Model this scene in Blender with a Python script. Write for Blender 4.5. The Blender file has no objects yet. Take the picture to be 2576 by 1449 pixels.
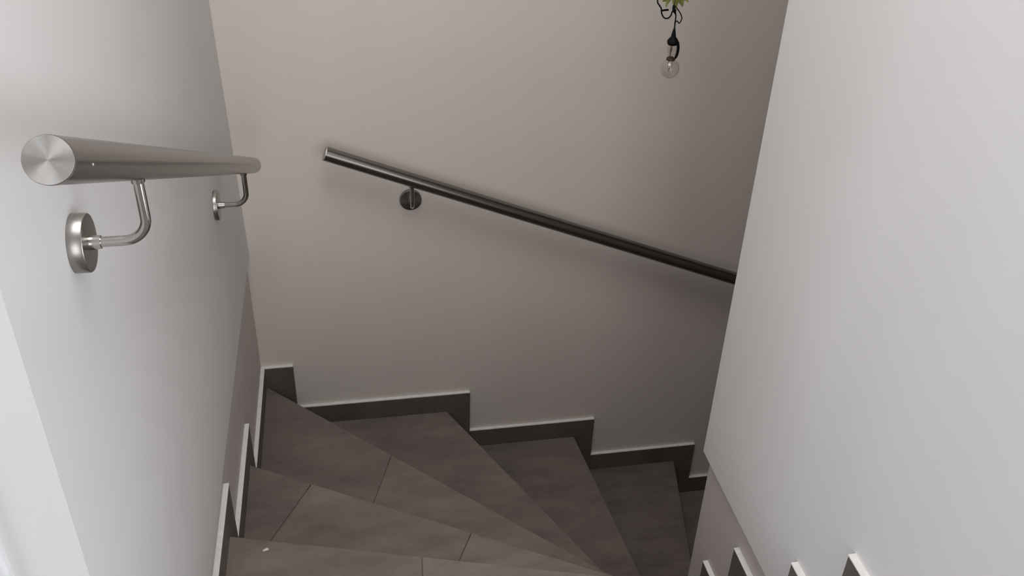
import bpy, bmesh, math, random
from mathutils import Vector, Matrix

# ------------------------------------------------------------------ camera
scene = bpy.context.scene
COL = scene.collection
FPX, IMG_W = 2400.0, 2576.0
CAM = Vector((0.324526, -2.624242, 1.988423))
YAW, PITCH, ROLL = 0.195637, 0.577044, 0.037143

cam_data = bpy.data.cameras.new('camera')
cam_data.sensor_fit = 'HORIZONTAL'
cam_data.sensor_width = 36.0
cam_data.lens = 36.0 * FPX / IMG_W
cam_data.clip_start = 0.02
cam = bpy.data.objects.new('camera', cam_data)
COL.objects.link(cam)
fwd = Vector((math.sin(YAW) * math.cos(PITCH), math.cos(YAW) * math.cos(PITCH), -math.sin(PITCH)))
right0 = Vector((math.cos(YAW), -math.sin(YAW), 0))
up0 = right0.cross(fwd)
right = right0 * math.cos(ROLL) + up0 * math.sin(ROLL)
up = up0 * math.cos(ROLL) - right0 * math.sin(ROLL)
m = Matrix((right, up, -fwd)).transposed().to_4x4()
m.translation = CAM
cam.matrix_world = m
scene.camera = cam

# ------------------------------------------------------------------ light and exposure
world = bpy.data.worlds.new('daylight')
scene.world = world
world.use_nodes = True
bg = world.node_tree.nodes['Background']
bg.inputs[0].default_value = (0.78, 0.88, 1.0, 1)
bg.inputs[1].default_value = 1.0

def rect_light(name, loc, rot, sx, sy, power, color):
    l = bpy.data.lights.new(name, 'AREA')
    l.shape = 'RECTANGLE'
    l.size, l.size_y = sx, sy
    l.energy = power
    l.color = color
    o = bpy.data.objects.new(name, l)
    COL.objects.link(o)
    o.location = loc
    o.rotation_euler = rot
    return o

# daylight entering by the window of the room left of the landing
rect_light('window_daylight', (-3.06, -3.5, 1.75), (0, math.radians(-90), 0), 1.5, 1.5, 50, (0.84, 0.92, 1.0))
# fill added overhead to brighten walls and treads; the roof window is made up
rect_light('roof_fill_light', (0.5, -1.45, 3.26), (0, 0, 0), 1.05, 1.4, 23, (1.0, 0.985, 0.965))
# fill added behind the camera for far wall and partition end; door made up
rect_light('back_fill_light', (0.5, -5.06, 1.83), (math.radians(90), 0, 0), 1.1, 2.2, 21, (1.0, 0.98, 0.955))
# fill added beside the camera to brighten the left wall; window made up
rect_light('side_fill_light', (1.2, -2.5, 1.22), (0, math.radians(90), 0), 1.0, 0.9, 8.5, (0.86, 0.93, 1.0))


vs = scene.view_settings
vs.view_transform = 'Standard'
vs.look = 'None'
vs.gamma = 1.0
vs.use_curve_mapping = False
vs.exposure = 0.0

# ------------------------------------------------------------------ materials
def mat(name):
    mt = bpy.data.materials.new(name)
    mt.use_nodes = True
    nt = mt.node_tree
    return mt, nt, nt.nodes['Principled BSDF']

def ramp(nt, src, stops):
    r = nt.nodes.new('ShaderNodeValToRGB')
    els = r.color_ramp.elements
    while len(els) < len(stops):
        els.new(0.5)
    for e, (p, c) in zip(els, stops):
        e.position = p
        e.color = (*c, 1)
    nt.links.new(src, r.inputs[0])
    return r

def noise(nt, scale, detail=4, rough=0.5, coord='Object', stretch=None):
    tc = nt.nodes.new('ShaderNodeTexCoord')
    out = tc.outputs[coord]
    if stretch:
        mp = nt.nodes.new('ShaderNodeMapping')
        mp.inputs['Scale'].default_value = stretch
        nt.links.new(out, mp.inputs[0])
        out = mp.outputs[0]
    n = nt.nodes.new('ShaderNodeTexNoise')
    n.inputs['Scale'].default_value = scale
    n.inputs['Detail'].default_value = detail
    n.inputs['Roughness'].default_value = rough
    nt.links.new(out, n.inputs['Vector'])
    return n

def bump(nt, src, b, strength, dist):
    bp = nt.nodes.new('ShaderNodeBump')
    bp.inputs['Strength'].default_value = strength
    bp.inputs['Distance'].default_value = dist
    nt.links.new(src, bp.inputs['Height'])
    nt.links.new(bp.outputs[0], b.inputs['Normal'])

def plaster(name, lo, hi):
    mt, nt, b = mat(name)
    n = noise(nt, 2.2, 3)
    r = ramp(nt, n.outputs['Fac'], [(0.3, lo), (0.7, hi)])
    nt.links.new(r.outputs[0], b.inputs['Base Color'])
    b.inputs['Roughness'].default_value = 0.62
    b.inputs['Specular IOR Level'].default_value = 0.3
    f = noise(nt, 160, 3)
    bump(nt, f.outputs['Fac'], b, 0.08, 0.002)
    return mt

M_WALL = plaster('white_plaster', (0.715, 0.691, 0.677), (0.75, 0.726, 0.712))
M_WALL_FAR = plaster('greige_plaster', (0.75, 0.675, 0.615), (0.78, 0.705, 0.645))
M_WALL_LOW = plaster('greige_plaster_ledge_shade', (0.60, 0.54, 0.50), (0.63, 0.57, 0.53))  # warm greige paint, darkened to carry the shade under the plaster ledge
M_CEIL = plaster('ceiling_paint', (0.78, 0.76, 0.74), (0.80, 0.78, 0.76))

def stone(name, tone):
    mt, nt, b = mat(name)
    n = noise(nt, 5.0, 6, 0.6, stretch=(1.0, 2.6, 1.0))
    n2 = noise(nt, 38, 5, 0.65)
    mixn = nt.nodes.new('ShaderNodeMath')
    mixn.operation = 'MULTIPLY_ADD'
    nt.links.new(n2.outputs['Fac'], mixn.inputs[0])
    mixn.inputs[1].default_value = 0.28
    nt.links.new(n.outputs['Fac'], mixn.inputs[2])
    d = [tone[0] * 0.74, tone[1] * 0.74, tone[2] * 0.77]
    l = [tone[0] * 1.25, tone[1] * 1.27, tone[2] * 1.22]
    r = ramp(nt, mixn.outputs[0], [(0.42, d), (0.64, tone), (0.86, l)])
    # each tile has its own slight shade
    oi = nt.nodes.new('ShaderNodeObjectInfo')
    hsv = nt.nodes.new('ShaderNodeMix')
    hsv.data_type = 'RGBA'
    hsv.blend_type = 'MULTIPLY'
    hsv.inputs['Factor'].default_value = 1.0
    nt.links.new(r.outputs[0], hsv.inputs['A'])
    nt.links.new(oi.outputs['Color'], hsv.inputs['B'])
    hsv_out = hsv.outputs['Result']
    nt.links.new(hsv_out, b.inputs['Base Color'])
    b.inputs['Roughness'].default_value = 0.52
    b.inputs['Specular IOR Level'].default_value = 0.4
    bump(nt, n2.outputs['Fac'], b, 0.12, 0.002)
    return mt

M_TILE = stone('stone_look_tile', (0.195, 0.160, 0.138))
M_SKIRT = stone('stone_look_tile_shaded', (0.135, 0.115, 0.10))  # same stone tile, darkened to carry the shade of upright faces

def plain(name, col, rough=0.6, metal=0.0, spec=0.5):
    mt, nt, b = mat(name)
    n = noise(nt, 60, 3)
    r = ramp(nt, n.outputs['Fac'], [(0.3, [c * 0.93 for c in col]), (0.7, [min(1, c * 1.05) for c in col])])
    nt.links.new(r.outputs[0], b.inputs['Base Color'])
    b.inputs['Roughness'].default_value = rough
    b.inputs['Metallic'].default_value = metal
    b.inputs['Specular IOR Level'].default_value = spec
    return mt

M_GROUT = plain('grey_mortar', (0.15, 0.13, 0.115), 0.9)
M_CAULK = plain('white_sealant', (0.86, 0.83, 0.80), 0.5)
M_TRIM = plain('white_lacquer', (0.82, 0.82, 0.82), 0.35)
M_BLACK = plain('black_plastic', (0.004, 0.004, 0.004), 0.6, 0.0, 0.15)
M_BROWN = plain('brown_collar', (0.05, 0.03, 0.02), 0.5)
M_WIRE = plain('filament_wire', (0.25, 0.23, 0.2), 0.35, 0.8)
M_LEAF = plain('ivy_green', (0.21, 0.23, 0.055), 0.5)
M_CHIP = plain('white_chip', (0.75, 0.72, 0.68), 0.7)

def steel(name, rough, aniso=0.0, axis=None, col=(0.56, 0.545, 0.525), stretch=(1, 1, 60)):
    mt, nt, b = mat(name)
    n = noise(nt, 55, 4, 0.6, stretch=stretch)
    r = ramp(nt, n.outputs['Fac'], [(0.3, [c * 0.9 for c in col]), (0.7, [c * 1.05 for c in col])])
    nt.links.new(r.outputs[0], b.inputs['Base Color'])
    b.inputs['Metallic'].default_value = 1.0
    b.inputs['Roughness'].default_value = rough
    if aniso:
        b.inputs['Anisotropic'].default_value = aniso
        t = nt.nodes.new('ShaderNodeTangent')
        t.direction_type = 'RADIAL'
        t.axis = axis
        nt.links.new(t.outputs[0], b.inputs['Tangent'])
    return mt

M_TUBE = steel('brushed_steel_tube', 0.24, 0.0, None, col=(0.25, 0.234, 0.22), stretch=(1, 1, 40))
M_CAP = steel('turned_steel_cap', 0.36, 0.9, 'Z', col=(0.50, 0.475, 0.45), stretch=(1, 1, 1))
M_ARM = steel('polished_steel_rod', 0.14, col=(0.50, 0.48, 0.455))
M_ROSE = steel('steel_rosette', 0.28, 0.6, 'Z', col=(0.33, 0.315, 0.295), stretch=(1, 1, 1))

mt, nt, b = mat('clear_bulb_glass')
b.inputs['Base Color'].default_value = (0.93, 0.90, 0.86, 1)
b.inputs['Roughness'].default_value = 0.02
b.inputs['Transmission Weight'].default_value = 1.0
b.inputs['IOR'].default_value = 1.45
M_GLASS = mt

# ------------------------------------------------------------------ helpers
def obj(name, bm, material, parent=None, smooth=False, matrix=None):
    bmesh.ops.recalc_face_normals(bm, faces=bm.faces)
    me = bpy.data.meshes.new(name)
    if smooth:
        for f in bm.faces:
            f.smooth = True
        for e in bm.edges:
            if len(e.link_faces) == 2 and e.calc_face_angle(0) > math.radians(40):
                e.smooth = False
    bm.to_mesh(me)
    bm.free()
    me.materials.append(material)
    o = bpy.data.objects.new(name, me)
    COL.objects.link(o)
    if parent is not None:
        o.parent = parent
    if matrix is not None:
        o.matrix_local = matrix
    return o

def empty(name, loc=(0, 0, 0)):
    o = bpy.data.objects.new(name, None)
    COL.objects.link(o)
    o.location = loc
    o.empty_display_size = 0.1
    return o

def tag(o, label=None, cat=None, group=None, kind=None):
    for k, v in (('label', label), ('category', cat), ('group', group), ('kind', kind)):
        if v:
            o[k] = v
    return o

def struct(o, label):
    return tag(o, label=label, kind='structure')

def prism(poly, a, b, axis='z', bev=0.0, segs=1):
    """polygon extruded along an axis: z -> (x,y), y -> (x,z), x -> (y,z)"""
    bm = bmesh.new()
    def P(p, t):
        if axis == 'z':
            return (p[0], p[1], t)
        if axis == 'y':
            return (p[0], t, p[1])
        return (t, p[0], p[1])
    lo = [bm.verts.new(P(p, a)) for p in poly]
    hi = [bm.verts.new(P(p, b)) for p in poly]
    n = len(poly)
    bm.faces.new(lo[::-1])
    bm.faces.new(hi)
    for i in range(n):
        j = (i + 1) % n
        bm.faces.new((lo[i], lo[j], hi[j], hi[i]))
    bmesh.ops.recalc_face_normals(bm, faces=bm.faces)
    if bev:
        bmesh.ops.bevel(bm, geom=list(bm.edges), offset=bev, segments=segs, affect='EDGES', profile=0.5, clamp_overlap=True)
    return bm

def box(x0, x1, y0, y1, z0, z1, bev=0.0):
    return prism([(x0, y0), (x1, y0), (x1, y1), (x0, y1)], z0, z1, 'z', bev)

def lathe(prof, n=40, closed=False):
    """(r,z) profile turned about local z"""
    bm = bmesh.new()
    rings = []
    for r, z in prof:
        if r < 1e-6:
            rings.append([bm.verts.new((0, 0, z))])
        else:
            rings.append([bm.verts.new((r * math.cos(2 * math.pi * i / n), r * math.sin(2 * math.pi * i / n), z)) for i in range(n)])
    for a, c in zip(rings, rings[1:]):
        for i in range(n):
            j = (i + 1) % n
            if len(a) == 1 and len(c) == 1:
                continue
            if len(a) == 1:
                bm.faces.new((a[0], c[i], c[j]))
            elif len(c) == 1:
                bm.faces.new((a[i], a[j], c[0]))
            else:
                bm.faces.new((a[i], a[j], c[j], c[i]))
    return bm

def tube(pts, rad, n=16, cap=True):
    """round bar along a polyline; rad is a number or one radius per point"""
    pts = [Vector(p) for p in pts]
    rads = rad if isinstance(rad, (list, tuple)) else [rad] * len(pts)
    bm = bmesh.new()
    ref = None
    rings = []
    for i, p in enumerate(pts):
        t = (pts[min(i + 1, len(pts) - 1)] - pts[max(i - 1, 0)]).normalized()
        if ref is None:
            ref = t.orthogonal().normalized()
        else:
            ref = (ref - t * ref.dot(t)).normalized()
        s = t.cross(ref)
        rings.append([bm.verts.new(p + (ref * math.cos(2 * math.pi * k / n) + s * math.sin(2 * math.pi * k / n)) * rads[i]) for k in range(n)])
    for a, c in zip(rings, rings[1:]):
        for i in range(n):
            j = (i + 1) % n
            bm.faces.new((a[i], a[j], c[j], c[i]))
    if cap:
        bm.faces.new(rings[0][::-1])
        bm.faces.new(rings[-1])
    return bm

def smooth_path(pts, sub=6):
    """Catmull-Rom through the points"""
    p = [Vector(q) for q in pts]
    p = [p[0] * 2 - p[1]] + p + [p[-1] * 2 - p[-2]]
    out = []
    for i in range(1, len(p) - 2):
        for s in range(sub):
            t = s / sub
            out.append(0.5 * ((2 * p[i]) + (p[i + 1] - p[i - 1]) * t + (2 * p[i - 1] - 5 * p[i] + 4 * p[i + 1] - p[i + 2]) * t * t
                              + (3 * p[i] - p[i - 1] - 3 * p[i + 1] + p[i + 2]) * t ** 3))
    out.append(p[-2])
    return out

def frame(origin, zdir):
    z = Vector(zdir).normalized()
    q = z.to_track_quat('Z', 'Y')
    return Matrix.Translation(Vector(origin)) @ q.to_matrix().to_4x4()

def clip(poly, a, b, keep, off=0.0):
    """part of a polygon on the same side of the line a-b as the point keep; off moves the line towards keep"""
    ax, ay = a
    dx, dy = b[0] - ax, b[1] - ay
    L = math.hypot(dx, dy)
    nx, ny = -dy / L, dx / L
    if (keep[0] - ax) * nx + (keep[1] - ay) * ny < 0:
        nx, ny = -nx, -ny
    def d(p):
        return (p[0] - ax) * nx + (p[1] - ay) * ny - off
    out = []
    for i, p in enumerate(poly):
        q = poly[(i + 1) % len(poly)]
        dp, dq = d(p), d(q)
        if dp >= 0:
            out.append(p)
        if (dp >= 0) != (dq >= 0):
            t = dp / (dp - dq)
            out.append((p[0] + (q[0] - p[0]) * t, p[1] + (q[1] - p[1]) * t))
    res = []
    for p in out:
        if not res or math.hypot(p[0] - res[-1][0], p[1] - res[-1][1]) > 1e-4:
            res.append(p)
    if len(res) > 1 and math.hypot(res[0][0] - res[-1][0], res[0][1] - res[-1][1]) < 1e-4:
        res.pop()
    return res

# ------------------------------------------------------------------ measures of the stair
RISE = 0.18
SKIRT_H = 0.076                 # skirting above each tread
def S(k): return k * RISE       # top of the skirting of step k
def T(k): return k * RISE - SKIRT_H
LEDGE = 0.44                    # where the thicker upper plaster ends
CEILING = 3.15
XR, YR = 1.13, -1.06            # the inner corner of the lower wall
PROUD = 0.015
XR_UP, YR_UP = XR - PROUD, YR + PROUD
XEND = 5.0
YEND = -5.0
XLEFT = -3.0
PART_T = 0.085                  # thickness of the partition on the left
LEFT_END = -1.80

# nosing of each step, outer wall -> inner wall
NOSE = {4: ((0, -1.78), (1.13, -1.71)), 3: ((0, -1.47), (1.13, -1.565)), 2: ((0, -1.008), (1.13, -1.335)),
        1: ((0, -0.578), (1.13, -1.235)), 0: ((0, 0.0), (1.13, -1.13)), -1: ((0.616, 0), (1.12, -1.06)),
        -2: ((1.10, 0), (1.197, -1.06)), -3: ((1.52, 0), (1.309, -1.06)), -4: ((1.92, 0), (1.55, -1.06)),
        -5: ((2.25, 0), (1.95, -1.06)), -6: ((2.54, 0), (2.36, -1.06)), -7: ((2.81, 0), (2.73, -1.06)), -8: ((3.08, 0), (3.06, -1.06))}
UPHILL = (0.5, -3.0)
DOWNHILL = (4.9, -0.1)

# ------------------------------------------------------------------ walls
XL = 0.0                        # recessed lower wall on the left, at the far corner
SLANT = 0.0095                  # it runs a little out of square towards the landing
def slant(o):
    for w in o.data.vertices:
        w.co.x += SLANT * w.co.y
    for c in o.children:
        slant(c)
def left_x(z, y):               # the upper plaster of the left wall is a little out of true
    return 0.0125 + 0.0095 * y - 0.0165 * (z - LEDGE) * (1 + y / 1.8)

struct(obj('wall_far', box(XLEFT, XEND, 0.0, 0.15, -2.6, CEILING), M_WALL_FAR), 'plain warm off-white plaster wall across the far side of the stairwell')

bm = bmesh.new()
NG = 14
ys = [LEFT_END * (1 - i / NG) for i in range(NG + 1)]
zs = [LEDGE + (CEILING - LEDGE) * i / NG for i in range(NG + 1)]
front = [[bm.verts.new((left_x(z, y), y, z)) for z in zs] for y in ys]
back = [[bm.verts.new((-PART_T, y, z)) for z in (LEDGE, CEILING)] for y in (LEFT_END, 0.0)]
for i in range(NG):
    for k in range(NG):
        bm.faces.new((front[i][k], front[i + 1][k], front[i + 1][k + 1], front[i][k + 1]))
bm.faces.new(front[0] + back[0][::-1])
bm.faces.new(front[-1] + back[1][::-1])
bm.faces.new([f[0] for f in front] + [back[1][0], back[0][0]])
bm.faces.new([f[-1] for f in front] + [back[1][1], back[0][1]])
bm.faces.new((back[0][0], back[0][1], back[1][1], back[1][0]))
struct(obj('wall_left', bm, M_WALL), 'white plaster partition on the left carrying the near handrail')
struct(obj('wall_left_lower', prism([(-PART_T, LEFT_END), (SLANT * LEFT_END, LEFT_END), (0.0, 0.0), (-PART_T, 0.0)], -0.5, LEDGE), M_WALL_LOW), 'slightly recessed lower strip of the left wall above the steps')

struct(obj('trim_1', box(-PART_T - 0.075, -PART_T + 0.001, LEFT_END - 0.012, LEFT_END + 0.12, T(4), 2.75, 0.003), M_TRIM), 'white lacquered door casing at the end of the left partition')

def add(bm, t):
    me = bpy.data.meshes.new('tmp')
    t.to_mesh(me)
    t.free()
    bm.from_mesh(me)
    bpy.data.meshes.remove(me)
def newel(x, y, z0, z1, yend=YEND):
    bm = prism([(x, y), (XEND, y), (XEND, -1.20), (1.27, -1.20), (1.27, yend), (x, yend)], z0, z1)
    e = [e for e in bm.edges if all(abs(w.co.x - x) < 1e-5 and abs(w.co.y - y) < 1e-5 for w in e.verts)]
    bmesh.ops.bevel(bm, geom=e, offset=0.005, segments=3, affect='EDGES', profile=0.5)
    return bm
SY0, SY1, SZ0, SZ1 = -2.95, -2.05, 0.72, 1.72          # unseen opening added beside the camera for the side fill
bm = newel(XR_UP, YR_UP, LEDGE, CEILING, SY1)
add(bm, box(XR_UP, 1.27, YEND, SY0, LEDGE, CEILING))
add(bm, box(XR_UP, 1.27, SY0, SY1, LEDGE, SZ0))
add(bm, box(XR_UP, 1.27, SY0, SY1, SZ1, CEILING))
struct(obj('wall_right', bm, M_WALL), 'bright white plaster wall on the right ending at the inner corner of the stair')
w3 = struct(empty('fill_frame_side', (1.27, (SY0 + SY1) / 2, SZ0)), 'unseen low white frame added in the right wall around the side fill light')
for (y0, y1, z0, z1) in ((-0.45, -0.40, 0, 1.0), (0.40, 0.45, 0, 1.0), (-0.40, 0.40, 0, 0.05), (-0.40, 0.40, 0.95, 1.0)):
    obj('frame_bar', prism([(y0, z0), (y1, z0), (y1, z1), (y0, z1)], -0.05, -0.01, 'x', 0.004), M_TRIM, w3)
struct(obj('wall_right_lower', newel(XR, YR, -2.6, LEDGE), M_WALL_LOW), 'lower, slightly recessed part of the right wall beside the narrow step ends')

struct(obj('wall_end', box(XEND, XEND + 0.15, -1.2, 0.15, -2.6, CEILING), M_WALL), 'plaster wall closing the lower end of the stairwell')
# side wall of the room with its window opening
WY0, WY1, WZ0, WZ1 = -4.25, -2.75, 1.0, 2.5
bm = bmesh.new()
for (y0, y1, z0, z1) in ((YEND, WY0, 0.3, CEILING), (WY1, 0.0, 0.3, CEILING), (WY0, WY1, 0.3, WZ0), (WY0, WY1, WZ1, CEILING)):
    t = prism([(y0, z0), (y1, z0), (y1, z1), (y0, z1)], XLEFT - 0.15, XLEFT, 'x')
    me = bpy.data.meshes.new('tmp')
    t.to_mesh(me)
    t.free()
    bm.from_mesh(me)
    bpy.data.meshes.remove(me)
struct(obj('wall_room', bm, M_WALL), 'white side wall with window in the room beside the landing')
bm = bmesh.new()
DX0, DX1, DZ0, DZ1 = -0.05, 1.05, T(4), 3.0  # unseen door opening, added to let the back fill in
for (x0, x1, z0, z1) in ((XLEFT - 0.15, DX0, 0.3, CEILING), (DX1, 1.27, 0.3, CEILING), (DX0, DX1, 0.3, DZ0), (DX0, DX1, DZ1, CEILING)):
    add(bm, box(x0, x1, YEND - 0.15, YEND, z0, z1))
struct(obj('wall_back', bm, M_WALL), 'white wall behind the landing with an opening added for fill light')
d1 = struct(empty('fill_frame_back', ((DX0 + DX1) / 2, YEND, DZ0)), 'unseen white door frame added around the back fill light')
for (x0, x1, z0, z1) in ((-0.55, -0.49, 0, 2.35), (0.49, 0.55, 0, 2.35), (-0.49, 0.49, 0, 0.08), (-0.49, 0.49, 2.29, 2.35), (-0.49, 0.49, 1.9, 1.95)):
    obj('frame_bar', prism([(x0, z0), (x1, z0), (x1, z1), (x0, z1)], -0.13, -0.10, 'y', 0.004), M_TRIM, d1)
w1 = struct(empty('window_1', (XLEFT, (WY0 + WY1) / 2, WZ0)), 'white framed window that lights the landing')
hw, hh = (WY1 - WY0) / 2, WZ1 - WZ0
for (x0, x1, z0, z1) in ((-hw, -hw + 0.06, 0, hh), (hw - 0.06, hw, 0, hh), (-hw + 0.06, hw - 0.06, 0, 0.06), (-hw + 0.06, hw - 0.06, hh - 0.06, hh), (-0.03, 0.03, 0.06, hh - 0.06)):
    obj('frame_bar', prism([(x0, z0), (x1, z0), (x1, z1), (x0, z1)], -0.13, -0.10, 'x', 0.004), M_TRIM, w1)

bm = bmesh.new()
RX0, RX1, RY0, RY1 = -0.03, 1.03, -2.15, -0.75  # unseen ceiling opening, added to let the roof fill in
for (x0, x1, y0, y1) in ((XLEFT, RX0, YEND, 0.0), (RX1, XEND, YEND, 0.0), (RX0, RX1, YEND, RY0), (RX0, RX1, RY1, 0.0)):
    t = box(x0, x1, y0, y1, CEILING, CEILING + 0.12)
    me = bpy.data.meshes.new('tmp')
    t.to_mesh(me)
    t.free()
    bm.from_mesh(me)
    bpy.data.meshes.remove(me)
struct(obj('ceiling', bm, M_CEIL), 'white ceiling over landing and stairwell')
w2 = struct(empty('fill_frame_roof', ((RX0 + RX1) / 2, (RY0 + RY1) / 2, CEILING)), 'unseen white frame added in the ceiling around the roof fill light')
hx, hy = (RX1 - RX0) / 2, (RY1 - RY0) / 2
for (x0, x1, y0, y1) in ((-hx, -hx + 0.05, -hy, hy), (hx - 0.05, hx, -hy, hy), (-hx + 0.05, hx - 0.05, -hy, -hy + 0.05), (-hx + 0.05, hx - 0.05, hy - 0.05, hy)):
    obj('frame_bar', box(x0, x1, y0, y1, 0.05, 0.09, 0.004), M_TRIM, w2)
floor_poly = [(XLEFT, YEND), (XR, YEND), (XR, -1.71), (0.0, -1.78), (0.0, LEFT_END), (-PART_T, LEFT_END), (-PART_T, 0.0), (XLEFT, 0.0)]
struct(obj('floor', prism(floor_poly, T(4) - 0.20, T(4)), M_TILE), 'grey-brown tiled landing at the top of the stair')
struct(obj('floor_lower', box(3.06, XEND, YR, 0.0, T(-9) - 0.15, T(-9)), M_TILE), 'grey-brown floor at the foot of the stair')

# ------------------------------------------------------------------ staircase
WELL = [(0, 0), (SLANT * -1.80, -1.80), (XR, -1.80), (XR, YR), (XEND, YR), (XEND, 0)]
stair = tag(empty('winder_staircase', (0.5, -0.6, T(0))), 'winding staircase with grey-brown stone-look tiled treads turning right as it descends', 'staircase')
SO = Vector(stair.location)
def to_stair(bm):
    bmesh.ops.translate(bm, vec=-SO, verts=bm.verts)
    return bm

# tile joints on the treads: (point, point, half width of the joint)
JOINTS = {3: [((0.62, -1.45), (0.60, -1.80), 0.0008)],
          2: [((0.435, -1.13), (0.40, -1.55), 0.0006)],
          1: [((0.164, -0.694), (0.077, -0.855), 0.0013), ((0.573, -0.93), (0.537, -1.002), 0.0008)],
          0: [((0.406, -0.394), (0.337, -0.597), 0.0005)],
          -4: [((1.74, -0.52), (1.40, -0.50), 0.0006)]}
# shade of the single tiles, nearest the outer wall first
SHADE = {2: [1.0, 1.14], 1: [0.88, 1.0, 1.12], 0: [0.92, 1.05], -1: [0.97], -2: [0.92], -3: [0.88]}
TINT = [(1.0, 0.99, 1.0), (1.0, 1.0, 0.96), (1.03, 0.99, 0.98)]
NOSING, RISER_T, TILE_T = 0.012, 0.009, 0.011
for k in range(3, -9, -1):
    a, b_ = NOSE[k]
    ua, ub = NOSE[k + 1]
    core = clip(clip(WELL, a, b_, UPHILL, NOSING + RISER_T), ua, ub, DOWNHILL, -(NOSING + RISER_T))
    step = obj('step', to_stair(prism(core, T(k) - 0.36, T(k) - 0.003)), M_GROUT, stair)
    tread = clip(clip(WELL, a, b_, UPHILL, 0.0), ua, ub, DOWNHILL, -NOSING + 0.001)
    pieces = [tread]
    for (p, q, gap) in JOINTS.get(k, []):
        dx, dy = q[0] - p[0], q[1] - p[1]
        sideA = (p[0] - dy, p[1] + dx)
        sideB = (p[0] + dy, p[1] - dx)
        new = []
        for pc in pieces:
            for s in (sideA, sideB):
                c = clip(pc, p, q, s, gap)
                if len(c) > 2:
                    new.append(c)
        pieces = new
    pieces.sort(key=lambda pc: sum(q[0] for q in pc) / len(pc))
    for n_, pc in enumerate(pieces):
        t = obj('tile', to_stair(prism(pc, T(k) - TILE_T, T(k), 'z', 0.0018, 2)), M_TILE, step)
        sh = SHADE.get(k, [1.0] * 9)[min(n_, len(SHADE.get(k, [1.0] * 9)) - 1)]
        t.color = tuple(sh * c for c in TINT[n_ % 3]) + (1,)
    ris = clip(clip(WELL, a, b_, UPHILL, NOSING), a, b_, DOWNHILL, -(NOSING + RISER_T))
    obj('riser_tile', to_stair(prism(ris, T(k - 1), T(k) - TILE_T)), M_SKIRT, step)
# ------------------------------------------------------------------ stepped skirting
THK = 0.012
CAP = 0.004
def skirt_piece(parent, axis, start, nose, drop, k, base, out, up=0.0):
    """one L-shaped tile: runs along the tread of step k from start to drop, then down beside the riser to the tread below"""
    top = S(k) + up
    poly = [(start, T(k)), (nose, T(k)), (nose, T(k - 1)), (drop, T(k - 1)), (drop, top), (start, top)]
    if abs(start - nose) < 1e-4:
        poly = [(nose, T(k - 1)), (drop, T(k - 1)), (drop, top), (start, top)]
    p = obj('skirting_tile', prism(poly, base, base + out, axis, 0.0008), M_SKIRT, parent)
    cp = [(start, top), (drop, top), (drop, top + CAP), (start, top + CAP)]
    c = obj('top_edge', prism(cp, base, base + out * 1.04, axis, 0.0006), M_CAULK, p)
    c['label'] = 'white sealed top edge'
    return p

bf = struct(empty('baseboard_far'), 'stepped shade-darkened grey-brown tile skirting along the far wall')
FAR_DROP = {0: 0.1045, -1: 0.7046, -2: 1.1745, -3: 1.594, -4: 2.0, -5: 2.33, -6: 2.62, -7: 2.89, -8: 3.16}
for k in range(0, -9, -1):
    start = XL if k == 0 else FAR_DROP[k + 1]
    skirt_piece(bf, 'y', start, start if k == 0 else NOSE[k][0][0], FAR_DROP[k], k, 0.0, -THK)

bl = struct(empty('baseboard_left'), 'stepped shade-darkened tile skirting with white top edge along the left wall')
LEFT_DROP = {1: -0.497, 2: -0.916, 3: -1.39, 4: -1.70}
for k in (0, 1, 2):
    if k == 0:
        poly = [(-THK, T(0)), (LEFT_DROP[1], T(0)), (LEFT_DROP[1], S(0)), (-THK, S(0))]
        p = obj('skirting_tile', prism(poly, XL, XL + THK, 'x', 0.0008), M_SKIRT, bl)
        cp = [(-THK, S(0)), (LEFT_DROP[1], S(0)), (LEFT_DROP[1], S(0) + CAP), (-THK, S(0) + CAP)]
        c = obj('top_edge', prism(cp, XL, XL + THK * 1.04, 'x', 0.0006), M_CAULK, p)
        c['label'] = 'white sealed top edge'
    else:
        p = skirt_piece(bl, 'x', LEFT_DROP[k + 1], NOSE[k][0][1], LEFT_DROP[k], k, XL, THK)
    slant(p)
skirt_piece(bl, 'x', -1.70, -1.47, -1.39, 3, XL, left_x(0.5, -1.4) - XL + THK)

br = struct(empty('baseboard_right'), 'stepped shade-darkened tile skirting at the narrow ends of the steps on the right wall')
RIGHT_DROP = {1: -1.149, 2: -1.276, 3: -1.514, 4: -1.658}
skirt_piece(br, 'x', RIGHT_DROP[2], NOSE[1][1][1], RIGHT_DROP[1], 1, XR, -THK, -0.012)
skirt_piece(br, 'x', RIGHT_DROP[3], NOSE[2][1][1], RIGHT_DROP[2], 2, XR, -THK, -0.005)
skirt_piece(br, 'x', RIGHT_DROP[4], NOSE[3][1][1], RIGHT_DROP[3], 3, XR, -(THK + PROUD), 0.042)
skirt_piece(br, 'x', -5.0, NOSE[4][1][1], RIGHT_DROP[4], 4, XR, -(THK + PROUD), 0.047)

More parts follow.
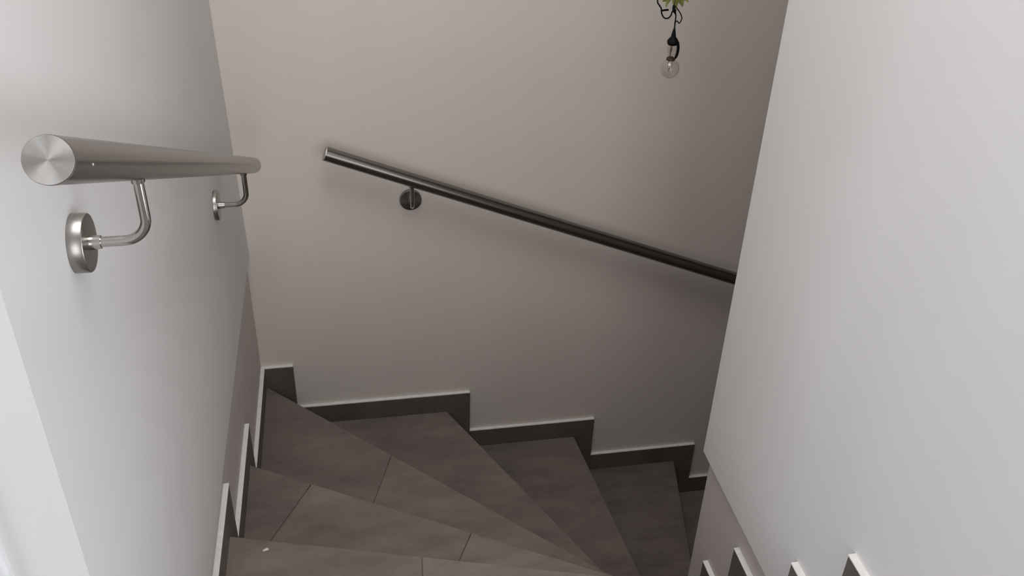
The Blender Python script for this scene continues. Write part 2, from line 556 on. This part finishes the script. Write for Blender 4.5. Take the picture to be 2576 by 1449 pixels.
# ------------------------------------------------------------------ handrails
R_TUBE = 0.0212
def handrail(name, label, p0, p1, brackets, wall_n, rose_r=0.0365):
    """tube from p0 (upper end) to p1, with round brackets; brackets = [rosette centre on the wall]; wall_n = normal of the wall"""
    p0, p1 = Vector(p0), Vector(p1)
    root = tag(empty(name, p0), label, 'handrail')
    d = (p1 - p0)
    L = d.length
    d.normalize()
    bm = lathe([(R_TUBE - 0.002, 0.0), (R_TUBE, 0.0), (R_TUBE, L), (R_TUBE - 0.002, L)], 56)
    F = frame((0, 0, 0), d)
    obj('tube', bm, M_TUBE, root, True, F)
    for end, sgn in ((0.0, -1), (L, 1)):
        prof = [(R_TUBE - 0.0002, -0.001), (R_TUBE - 0.0002, 0.0022), (R_TUBE - 0.0007, 0.0028), (0.012, 0.0031), (0.0004, 0.0033), (0.0, 0.0033)]
        c = obj('end_cap', lathe(prof, 56), M_CAP, root, True, frame(d * end, d * sgn))
        c['label'] = 'slightly domed turned steel end cap'
    n = Vector(wall_n)
    for rc in brackets:
        sink = rc[3] if len(rc) > 3 else 0.0
        rc = Vector(rc[:3])
        # axis point of the rail above this rosette
        along = Vector((0, 1, 0)) if abs(n.x) > 0.5 else Vector((1, 0, 0))
        t = (rc - p0).dot(along) / d.dot(along)
        ax = p0 + d * t
        stand = (ax - rc).dot(n)
        lo = ax - Vector((0, 0, 1)) * (R_TUBE * 0.99)
        prof = [(0.0, -sink), (rose_r, -sink), (rose_r, 0.0105), (rose_r - 0.0012, 0.012), (0.012, 0.0125), (0.012, 0.0125), (0.0, 0.0125)]
        FB = frame(rc - p0, n)
        br_ = obj('bracket', lathe(prof, 48), M_ROSE, root, True, FB)
        br_['label'] = 'round steel wall rosette with bent rod'
        inv = FB.inverted()
        c0 = rc - p0 + n * 0.011
        bend = 0.030
        corner = rc - p0 + n * stand
        pts = [c0, corner - n * bend]
        for i in range(1, 10):
            a_ = math.pi / 2 * i / 10
            pts.append(corner - n * bend * (1 - math.sin(a_)) + Vector((0, 0, 1)) * bend * (1 - math.cos(a_)))
        pts.append(corner + Vector((0, 0, 1)) * bend)
        pts.append(lo - p0 - Vector((0, 0, 0.002)))
        obj('rod', tube([inv @ q for q in pts], 0.0064, 20), M_ARM, br_, True)
        # collar where the rod leaves the rosette and saddle under the tube
        obj('collar', tube([inv @ (c0 - n * 0.001), inv @ (c0 + n * 0.014)], [0.0092, 0.0084], 24), M_ARM, br_, True)
        s0 = lo - p0
        obj('saddle', tube([inv @ (s0 - Vector((0, 0, 0.004))), inv @ (s0 + Vector((0, 0, 0.003)))], [0.0082, 0.0090], 24), M_ARM, br_, True)
    return root

hl = handrail('handrail', 'brushed steel handrail on the left wall with its round end cap towards the viewer',
              (0.083, -1.850, 1.634), (0.081, -0.225, 0.848), [(0.0015, -1.555, 1.388, 0.0015 - left_x(1.388, -1.555)), (0.0015, -0.470, 0.862, 0.0015 - left_x(0.862, -0.47))], (1, 0, 0))
hf = handrail('handrail', 'dark-looking steel handrail sloping down to the right across the far wall',
              (0.270, -0.075, 0.803), (2.45, -0.075, -0.069), [(0.515, 0.0, 0.603), (2.2, 0.0, -0.07)], (0, -1, 0), 0.034)
# tiny screw that holds the tube's end cap on the left rail
pd = (Vector((0.081, -0.225, 0.848)) - Vector((0.083, -1.850, 1.634))).normalized()
side = Vector((0.94, -0.25, -0.1))
side = (side - pd * side.dot(pd)).normalized()
sc = obj('grub_screw', lathe([(0.0, 0.0), (0.0011, 0.0), (0.0011, 0.0006), (0.0, 0.0008)], 10), M_CHIP, hl, True, frame(pd * 0.055 + side * R_TUBE, side))

# ------------------------------------------------------------------ hanging bulb with ivy
BULB = Vector((1.0957, -0.55, 1.2031))
sl = tag(empty('pendant_bulb', BULB), 'clear glass globe bulb hanging on a thin black cord in front of the far wall', 'hanging light')
def mm(pts, dy=0.0):
    return [(x / 1000, dy, z / 1000) for x, z in pts]
# globe: thin shell of glass with a short neck
R_G = 0.0235
out = []
for i in range(0, 25):
    a_ = math.pi * i / 27.5
    out.append((R_G * math.sin(a_), -R_G * math.cos(a_)))
inn = [(r * 0.955, z * 0.955) for r, z in out]
prof = out + [(0.0085, 0.0245)] + [(0.0078, 0.0245)] + inn[::-1]
obj('globe', lathe(prof, 48), M_GLASS, sl, True)
co = obj('collar', lathe([(0.0, 0.0275), (0.0075, 0.0275), (0.0098, 0.0255), (0.0104, 0.0205), (0.0088, 0.0195), (0.0, 0.0195)], 28), M_BROWN, sl, True)
obj('filament', tube(smooth_path(mm([(-4, 18), (-5, 6), (-2, -7), (0, 2), (2, -7), (5, 6), (4, 18)])), 0.0006, 8), M_WIRE, sl, True)
obj('filament_stem', lathe([(0.0, 0.019), (0.004, 0.019), (0.003, 0.008), (0.0022, -0.002), (0.0, -0.003)], 20), M_GLASS, sl, True)
# clear neck above the globe with a grey wire inside
neck = [(0.0098, 0.0285), (0.0120, 0.036), (0.0128, 0.047), (0.0115, 0.058), (0.0108, 0.058), (0.0120, 0.047), (0.0112, 0.036), (0.0090, 0.0285)]
obj('clear_neck', lathe(neck, 32), M_GLASS, sl, True)
obj('neck_wire', tube(mm([(-1.0, 27), (-2.6, 36), (-2.1, 45), (-1.5, 57)]), [0.0012, 0.0014, 0.0032, 0.0022], 10), M_WIRE, sl, True)
# black cap with its side strap
capp = [(0.0, 0.0975), (0.0022, 0.0965), (0.0050, 0.082), (0.0058, 0.0765), (0.0100, 0.0715), (0.0132, 0.0665), (0.0128, 0.0615), (0.0100, 0.0575), (0.0, 0.0565)]
cp_ = obj('socket_cap', lathe(capp, 32), M_BLACK, sl, True)
strap = smooth_path(mm([(8.5, 68), (12.7, 61.5), (15.0, 52), (15.4, 42), (14.0, 31.5), (10.6, 22.5)]))
obj('strap', tube(strap, [0.0032] * (len(strap) - 6) + [0.003, 0.0028, 0.0026, 0.0024, 0.002, 0.0016], 12), M_BLACK, cp_, True)
# cord up to the ceiling
cord = mm([(0.2, 96), (-0.3, 108.5), (-0.3, 123), (-2.7, 134), (-6.7, 143.6), (-6.2, 165), (-3, 260), (0, 420)])
cord.append((0.0, 0.0, CEILING - BULB.z - 0.012))
obj('cord', tube(smooth_path(cord, 8), 0.0016, 10), M_BLACK, sl, True)
obj('knot', tube(smooth_path(mm([(-6.2, 150), (-7.0, 143), (-5.0, 136), (-1.8, 129)])), [0.0024] + [0.0042] * 12 + [0.0036, 0.003, 0.0026, 0.002, 0.0018, 0.0018], 12), M_BLACK, sl, True)
ll = mm([(-47, 240), (-51, 200), (-49.8, 162), (-45.8, 153.5), (-39.1, 144.3), (-36.8, 133.3), (-29.9, 123.1), (-21.0, 121.0), (-14.2, 127.3), (-11.8, 136), (-7.2, 143)], -0.004)
ll = mm([(-6, 300), (-22, 285)], -0.002) + ll
obj('cord_loop', tube(smooth_path(ll), 0.0017, 10), M_BLACK, sl, True)
obj('cord_clip', tube(smooth_path(mm([(-37, 138.6), (-34.7, 139.6), (-27, 140.6), (-21.5, 140.3)], -0.004)), 0.0024, 10), M_BLACK, sl, True)
lr = mm([(-3, 146), (4.4, 137.9), (10, 131), (14.2, 124), (16.2, 116.4), (11.6, 106.4), (5.4, 112.0), (-0.3, 106.7)], 0.004)
obj('cord_loop', tube(smooth_path(lr), 0.0013, 10), M_BLACK, sl, True)
obj('ceiling_hook', lathe([(0.0, 0.0), (0.030, 0.0), (0.028, -0.012), (0.006, -0.016), (0.0, -0.016)], 24), M_BLACK, sl, True, Matrix.Translation((0, 0, CEILING - BULB.z)))

# ivy sprig tied to the cord
def leaf_mesh(length, width):
    rows, cols = 9, 5
    bm = bmesh.new()
    grid = []
    for i in range(rows):
        t = i / (rows - 1)
        w = width * (math.sin(math.pi * min(1, t * 0.92 + 0.05)) ** 0.8) * (1 - 0.25 * t)
        row = []
        for j in range(cols):
            s = (j / (cols - 1) - 0.5) * 2
            row.append(bm.verts.new((s * w / 2, 0.0035 * abs(s) + 0.004 * math.sin(t * 3), t * length)))
        grid.append(row)
    for i in range(rows - 1):
        for j in range(cols - 1):
            bm.faces.new((grid[i][j], grid[i][j + 1], grid[i + 1][j + 1], grid[i + 1][j]))
    r = bmesh.ops.extrude_face_region(bm, geom=list(bm.faces))
    bmesh.ops.translate(bm, vec=(0, 0.0006, 0), verts=[g for g in r['geom'] if isinstance(g, bmesh.types.BMVert)])
    return bm
ivy_root = Vector(BULB) + Vector((-0.006, 0, 0.172))
ivy = tag(empty('ivy_sprig', ivy_root), 'yellow-green sprig of leaves tied to the cord above the hanging bulb', 'plant')
obj('stem', tube(smooth_path([(0, 0.002, -0.026), (0.001, -0.004, 0.0), (0.004, -0.006, 0.06), (0.0, -0.004, 0.13)]), 0.0016, 8), M_LEAF, ivy, True)
random.seed(4)
for (dx, dz, L, ang, yaw) in ((0.000, 0.006, 0.036, 180, 10), (-0.004, 0.004, 0.034, 208, -30), (0.006, -0.004, 0.026, 118, 35), (0.004, 0.006, 0.034, 158, 20), (-0.006, 0.010, 0.034, 232, 25),
                              (0.000, 0.03, 0.036, 230, 30), (0.003, 0.045, 0.036, 120, -25), (0.002, 0.065, 0.034, 245, 15), (0.002, 0.085, 0.034, 100, 30), (0.0, 0.115, 0.034, 20, -20), (0.0, 0.11, 0.034, 300, 40)):
    mtx = Matrix.Translation((dx, -0.006, dz)) @ Matrix.Rotation(math.radians(ang), 4, 'Y') @ Matrix.Rotation(math.radians(yaw), 4, 'Z')
    obj('leaf', leaf_mesh(L, L * 0.5), M_LEAF, ivy, True, mtx)

# ------------------------------------------------------------------ little white crumb on the third tread
bm = bmesh.new()
bmesh.ops.create_icosphere(bm, subdivisions=2, radius=1.0)
random.seed(2)
for w in bm.verts:
    w.co = Vector((w.co.x * 0.0075, w.co.y * 0.0042, max(-0.35, w.co.z) * 0.0022)) * random.uniform(0.8, 1.15)
cr = obj('plaster_crumb', bm, M_CHIP, None, True)
cr.location = (0.0845, -1.062, T(2) + 0.0008)
cr.rotation_euler = (0, 0, 0.35)
tag(cr, 'tiny pale crumb of plaster lying on the tread near the left wall', 'crumb')
